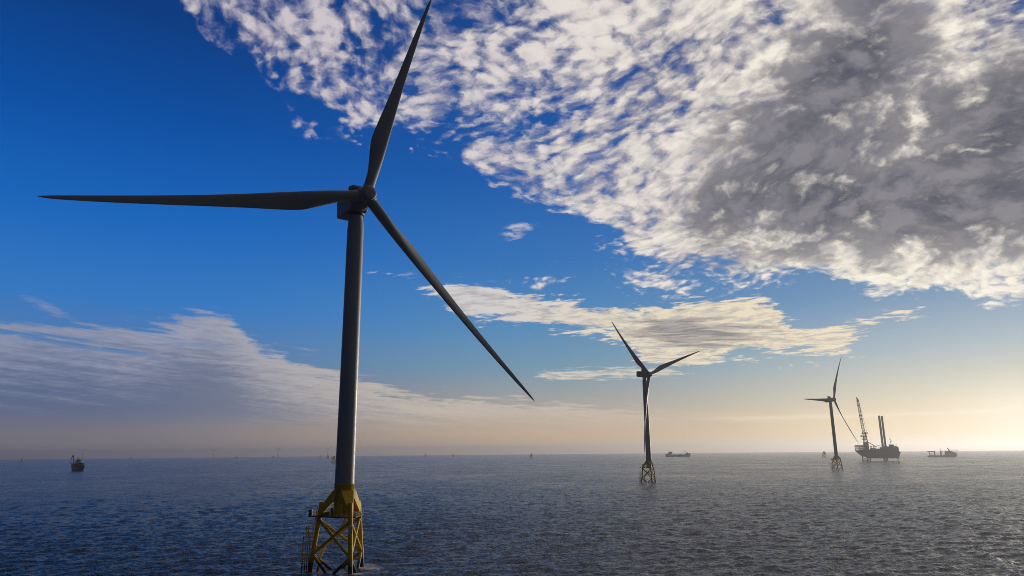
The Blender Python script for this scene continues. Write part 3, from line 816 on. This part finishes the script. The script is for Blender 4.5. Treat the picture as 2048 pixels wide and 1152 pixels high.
# -- jack-up installation vessel standing on its legs
def jack_up():
    r = vessel('jack_up_vessel', 1028.1, 2030.6, 'grey jack-up vessel raised on legs, with tall lattice crane and two leg tubes', 'ship', 0.0, (0.79, 0.89))
    h = MB(); prof = [(-37, 7.2), (52, 7.2), (55, 14), (56, 21), (61, 24), (56, 28), (54, 35), (-60, 34), (-82, 31), (-82, 28.6), (-66, 16)]
    h.prism(prof, -21, 21)
    hl = h.build('hull', M['hullgrey'], r)
    d = MB(); d.box((-5, -21.3, 30.5), (100, 0.5, 0.8)); d.box((-5, -21.3, 22), (104, 0.4, 0.5))
    for x in (-48, -30, -12, 6, 24, 42): d.box((x, -21.2, 21), (0.6, 0.5, 20))
    d.build('rubbing_strake', M['steel'], hl)
    s = MB(); s.box((32, 0, 38.5), (40, 36, 8)); s.box((36, 0, 42.5), (32, 34, 2.4)); s.box((-16, 0, 35.6), (40, 34, 3.2)); s.box((4, 8, 38), (16, 18, 7)); s.box((52.5, 0, 38), (5, 30, 7.5))
    for i in range(9): s.box((16 + i * 4.4, -18.3, 39 + (i % 2) * 0.4), (2.4, 0.7, 3.4))
    s.build('accommodation', M['steel'], r)
    b = MB(); b.box((34.0, 0, 45.4), (15, 26, 3.6)); b.box((34.0, 0, 48.2), (17.5, 30, 2.0)); b.box((47, 2, 44.5), (3.5, 5, 3)); bo = b.build('bridge', M['hullgrey'], r)
    MB().box((34, -13.1, 46.2), (14, 0.2, 1.4)).build('bridge_window', M['glass'], bo)
    m = MB(); m.tube([(33, 0, 49), (31.5, 0, 70)], [1.0, 0.45], 8); m.beam((29.5, 0, 64.5), (34, 0, 64.5), 0.8, 0.8); m.beam((31.5, 0, 59), (37, 0, 59), 0.8, 0.8); m.box((31.7, 0, 66.5), (2.4, 2.4, 2.4)); m.box((36, 0, 60.2), (2.2, 2.2, 1.8)); m.build('mast', M['dark'], r)
    MB().tube([(51, 0, 41), (51, 0, 52)], 0.35, 6).build('flagstaff', M['dark'], r)
    w = MB()
    for x, z in ((-31, 38.6), (-24.5, 38.6), (-18, 38.6), (-31, 42.6), (-22, 42.6)): MB().box((x, -12, z), (5.6, 8, 3.2)).build('deck_container', M['cream'], r)
    w = MB(); w.box((-27, -8, 45.2), (22, 6, 0.9)); w.beam((-8, -10, 36), (-8, -10, 47), 0.8, 0.8); w.beam((6, -10, 48), (-14, -10, 45.5), 0.8, 0.8); w.build('deck_frame', M['rustdeck'], r)
    # two tall tubular legs standing proud, two short ones in the crane and at the stern
    for x, y, top in ((6.6, -15, 137.5), (15.4, 15, 137.5)):
        l = MB(); l.tube([(x, y, -8), (x, y, top)], 3.6, 20); l.tube([(x, y, top), (x, y, top + 1.0)], [3.6, 2.8], 20); l.tube([(x, y, 30), (x, y, 46)], 4.2, 12); l.build('jack_up_leg', M['steel'], r)
    for x, y in ((-62, -14), (-46, -14), (-38, 14), (49, 8)):
        l = MB(); rr = 2.0 if x < 0 else 1.4
        l.tube([(x, y, -8), (x, y, 20)], rr, 12)
        l.build('jack_up_leg', M['steel'], r)
    l = MB()
    for (xa, xb, ya, yb) in ((-62, -46, -14, -14), (-46, -38, -14, 14)):
        l.tube([(xa, ya, 2), (xb, yb, 12)], 0.7, 6); l.tube([(xa, ya, 12), (xb, yb, 2)], 0.7, 6); l.tube([(xa, ya, 1.5), (xb, yb, 1.5)], 0.7, 6)
    l.build('leg_bracing', M['dark'], r)
    # crane
    c = MB(); c.lathe([(9.2, 28), (9.0, 50), (8.4, 57), (7.6, 58)], (-46, -6, 0), n=20)
    cp = c.build('crane', M['steel'], r)
    c = MB(); c.lattice((-46, -6, 57), (-47.5, -6, 88), 13, 10, 4, 1.0, 6); c.box((-50.0, -6, 75.2), (22, 12, 1.8)); c.box((-46.5, -6, 84.6), (20, 11, 1.8)); c.box((-38, -6, 86.6), (3.5, 6, 4)); c.box((-58, -6, 77), (5, 6, 3))
    c.build('crane_tower', M['dark'], cp)
    c = MB(); c.lattice((-47, -9, 66), (-56, -9, 186), 8.6, 6.0, 17, 0.95, 6)
    for t0, w0 in ((0.53, 7.6), (0.62, 7.2)):
        p = Vector((-47, -9, 66)).lerp(Vector((-56, -9, 186)), t0); c.box(p, (w0 + 2.0, w0, 3.4), (0.997, 0, 0.075), (0, 1, 0), (-0.075, 0, 0.997))
    c.box((-56.2, -9, 187), (7.0, 6, 9), (0.997, 0, 0.075), (0, 1, 0), (-0.075, 0, 0.997)); c.beam((-53.5, -9, 188), (-60, -9, 198), 3.2, 4.0); c.box((-55.2, -9, 172), (7, 6, 3.6))
    c.build('crane_boom', M['dark'], cp)
    c = MB(); c.tube([(-53, -9, 191), (-38.5, -6, 87)], 0.4, 6); c.build('stay_cable', M['dark'], cp)
    c = MB(); c.beam((-58, -12, 68), (-12, -14, 42), 1.8, 2.2); c.build('stowed_jib', M['dark'], cp)
    # rack of turbine blades over the stern
    c = MB()
    for z in (33.8, 40.2, 47.2): c.box((-67.5, -14, z), (30, 12, 2.2))
    for x in (-82, -68, -55): c.box((x, -8, 39), (1.4, 1.6, 17))
    c.build('blade_rack', M['steel'], r)
    k = MB(); k.beam((-84, -18, 31.5), (-62, -18, 31.5), 1.6, 1.6); k.beam((-78, -18, 27), (-64, -18, 20), 1.4, 1.4); k.build('stern_gantry', M['dark'], r)
    x, y = 1028.1, 2030.6; rz = -math.atan2(x, y)
    for z, lab in ((37.0, 'white turbine blade lowest in the rack on the jack-up vessel stern'), (43.7, 'white turbine blade topmost in the rack on the jack-up vessel stern')):
        b = MB(); rings = []
        for X, ry, rz_ in ((-52, 1.8, 1.9), (-58, 2.0, 1.9), (-66, 2.8, 1.7), (-74, 2.4, 1.4), (-82, 1.8, 1.1), (-86, 0.5, 0.4)):
            rings.append([(X, -17 + ry * math.cos(q), z + rz_ * math.sin(q)) for q in (2 * math.pi * j / 14 for j in range(14))])
        o = b.loft(rings).build('turbine_blade', M['cream'])
        o.location = (x, y, sea_z(x, y)); o.rotation_euler = (0, 0, rz); o.scale = (0.79, 0.79, 0.89)
        tag(o, lab, 'turbine blade', 'turbine blades stacked on the jack-up vessel')
jack_up()

# -- flat offshore vessel at the far right
def flat_vessel():
    r = vessel('construction_vessel', 1691.7, 2867.4, 'pale flat-decked vessel at far right with stern gantry and helideck over bow', 'ship', 0.0, (0.742, 0.861))
    hull_loft([(-71, 12, 13, -3, 6), (-60, 13, 14, -3, 6.2), (0, 13, 14, -3, 6.6), (16, 13, 14, -3, 10), (40, 11, 14, -3, 14), (54, 7, 12, -3, 17), (61, 2.5, 8, 1, 18), (66, 0.4, 3, 9, 18.5)]).build('hull', M['hullgrey'], r)
    MB().prism([(8, 7), (52, 12), (60, 16), (47, 25), (38, 26.5), (12, 26)], -11, 11).build('accommodation', M['steel'], r)
    MB().box((31, -11.2, 22.6), (26, 0.3, 1.6)).build('bridge_window', M['glass'], r)
    h = MB(); h.slab([(27, -9), (38, -14), (66, -14), (75, -7), (75, 7), (66, 14), (38, 14), (27, 9)], 28.8, 31.2)
    for x, y in ((62, 8), (62, -8)): h.tube([(x, y, 17), (x, y, 29)], 0.5, 6)
    h.tube([(58, 0, 17), (68, 0, 29)], 0.5, 6)
    h.build('helideck', M['rustdeck'], r)
    f = MB(); f.prism([(30, 26), (36, 26), (28, 40), (23.5, 40)], -4, 4); f.build('funnel', M['rustdeck'], r)
    d = MB(); d.box((3, 0, 26), (34, 10, 2.4)); d.box((-7, 0, 16), (7, 8, 19)); d.tube([(2, 5, 6), (2, 5, 26)], 0.6, 6); d.build('crane_house', M['rustdeck'], r)
    m = MB(); m.tube([(-6, 0, 26), (-6, 0, 39)], [0.7, 0.4], 6); m.build('mast', M['dark'], r)
    g = MB(); g.box((-50.5, 0, 24.2), (36, 14, 3.2)); g.box((-60.5, -5, 14.5), (3.4, 3, 17)); g.box((-60.5, 5, 14.5), (3.4, 3, 17)); g.box((-36.5, -5, 14.5), (6.4, 3, 17)); g.box((-36.5, 5, 14.5), (6.4, 3, 17)); g.beam((-68, 0, 25), (-60, 0, 19), 2, 2); g.beam((-33, 0, 25.5), (-33, 0, 28.5), 3, 3); g.tube([(-49, 0, 15), (-49, 0, 23)], 0.5, 6)
    g.build('stern_gantry', M['rustdeck'], r)
    for x, z in ((-54, 8), (-45, 8.6), (-22, 7.8)): MB().box((x, 2, z), (7, 9, 3.2)).build('deck_container', M['steel'], r)
flat_vessel()

# -- bare jackets waiting for their towers, out to the horizon
def bare_jacket_mesh():
    mb = MB(); phi = R(165)
    for k in range(3):
        k2 = (k + 1) % 3
        mb.tube([leg_at(phi, k, -10), leg_at(phi, k, ZT)], 0.75, 8)
        for za, zb in ((13.6, 4.3), (4.3, -8.0)):
            for (p, q) in ((k, k2), (k2, k)): mb.tube([leg_at(phi, p, za), leg_at(phi, q, zb)], 0.45, 6)
        p = leg_at(phi, k, 16.6); mb.beam((p.x * 0.35, p.y * 0.35, 20.6), p, 2.6, 2.2)
    mb.lathe([(2.78, 14.2), (2.78, 24.6), (2.2, 24.9)], n=16)
    mb.slab([(8.5 * math.cos(phi + i * 2.0944 + d), 8.5 * math.sin(phi + i * 2.0944 + d)) for i in range(3) for d in (-0.22, 0.22)], 14.4, 15.4)
    mb.box((-8.8, 2.4, 15.9), (2.0, 2.0, 2.4)); mb.box((-9.6, 2.2, 5), (1.0, 1.6, 12))
    return mb
jp = bare_jacket_mesh().build('jacket_foundation', M['yellow'])
JK = [(103.2, 4181.2, 'small dark bare jacket alone on the horizon between the nearest and second turbines', 30),
      (-653.9, 2651.1, 'bare jacket half hidden behind the left edge of the nearest turbine tower', 10),
      (-1344.1, 5266.9, 'small bare jacket on the horizon, next one left of the nearest tower', 55),
      (-1960.0, 7398.0, 'tiny faint bare jacket, second one left of the nearest tower', 80),
      (-830.0, 6853.0, 'tiny bare jacket on the horizon, first one right of the nearest tower', 5),
      (-560.0, 6781.0, 'tiny bare jacket on the horizon, second one right of the nearest tower', 40),
      (1330.0, 3112.0, 'pale hazy bare jacket just left of the smallest turbine', 20),
      (-2310.0, 6993.0, 'very faint bare jacket on the horizon, third one left of the nearest tower', 65),
      (-2520.0, 6610.0, 'faint bare jacket on the horizon, midway between supply vessel and nearest tower', 15),
      (-3350.0, 6364.0, 'faintest bare jacket on the horizon, first one right of the supply vessel', 45),
      (-3320.0, 4914.0, 'faint bare jacket on the horizon at the far left edge, left of the supply vessel', 35)]
for i, (x, y, lab, a) in enumerate(JK):
    o = jp if i == 0 else jp.copy()
    if i: COL.objects.link(o)
    o.location = (x, y, sea_z(x, y)); o.rotation_euler = (0, 0, R(a))
    tag(o, lab, 'jacket foundation', 'bare jacket foundations on the horizon')

# -- turbines so far away that only their towers show through the haze
def far_turbine():
    r = empty('wind_turbine', (0, 0, 0))
    MB().lathe([(2.78, 14.2), (2.75, 24), (2.4, 98), (2.0, 104)], n=16).build('tower', M['tower'], r)
    j = bare_jacket_mesh(); j.build('jacket', M['yellow'], r)
    MB().box((3, 3, 107), (6, 14, 7), (0.8, 0.6, 0), (-0.6, 0.8, 0)).build('nacelle', M['nacelle'], r)
    s, u = Vector((0.8, 0.6, 0)), Vector((0, 0, 1)); a = Vector((0.6, -0.8, 0)); hub = Vector((0, 0, 107)) + a * 6
    MB().lathe([(2.4, -2), (2.5, 1), (1.5, 2.6), (0.1, 2.9)], hub, a, 16).build('hub', M['nacelle'], r)
    for k in range(3):
        t_ = 1.0 + k * 2 * math.pi / 3; rr = u * math.cos(t_) + s * math.sin(t_); mo = s * math.cos(t_) - u * math.sin(t_)
        b = blade_mesh(83.5, 3.0, 2.9); b.v = [tuple(hub + mo * p[0] + a * p[1] + rr * p[2]) for p in b.v]
        b.build('blade', M['blade'], r)
    return r
fp = far_turbine()
for i, (b, dist, lab) in enumerate(((-14.36, 10600, 'hair-thin far wind turbine in the haze just left of the nearest tower'),
                                    (-17.99, 10900, 'hair-thin far wind turbine in the haze, second one left of the nearest tower'),
                                    (-22.44, 11200, 'hair-thin far wind turbine in the haze, midway from supply vessel to nearest tower'),
                                    (-30.7, 11000, 'hair-thin far wind turbine rising in the haze behind the supply vessel'))):
    o = fp if i == 0 else copy_tree(fp)
    x, y = dist * math.sin(R(b)), dist * math.cos(R(b))
    o.location = (x, y, sea_z(x, y)); o.rotation_euler = (0, 0, R(i * 3))
    tag(o, lab, 'wind turbine', 'far wind turbines in the haze')

# ------------------------------------------------------------------ haze
def make_haze():
    mb = MB(); mb.box((0, 0, 82.5), (52600, 52600, 255))
    o = mb.build('haze', None) if False else None
    m = bpy.data.materials.new('sea_haze'); m.use_nodes = True
    nt = m.node_tree; nt.nodes.clear()
    out = nt.nodes.new('ShaderNodeOutputMaterial'); v = nt.nodes.new('ShaderNodeVolumePrincipled')
    v.inputs['Color'].default_value = (0.72, 0.73, 0.76, 1); v.inputs['Density'].default_value = 7.0e-5; v.inputs['Anisotropy'].default_value = 0.62
    nt.links.new(v.outputs[0], out.inputs['Volume'])
    o = mb.build('haze', m)
    tag(o, kind='stuff')
make_haze()
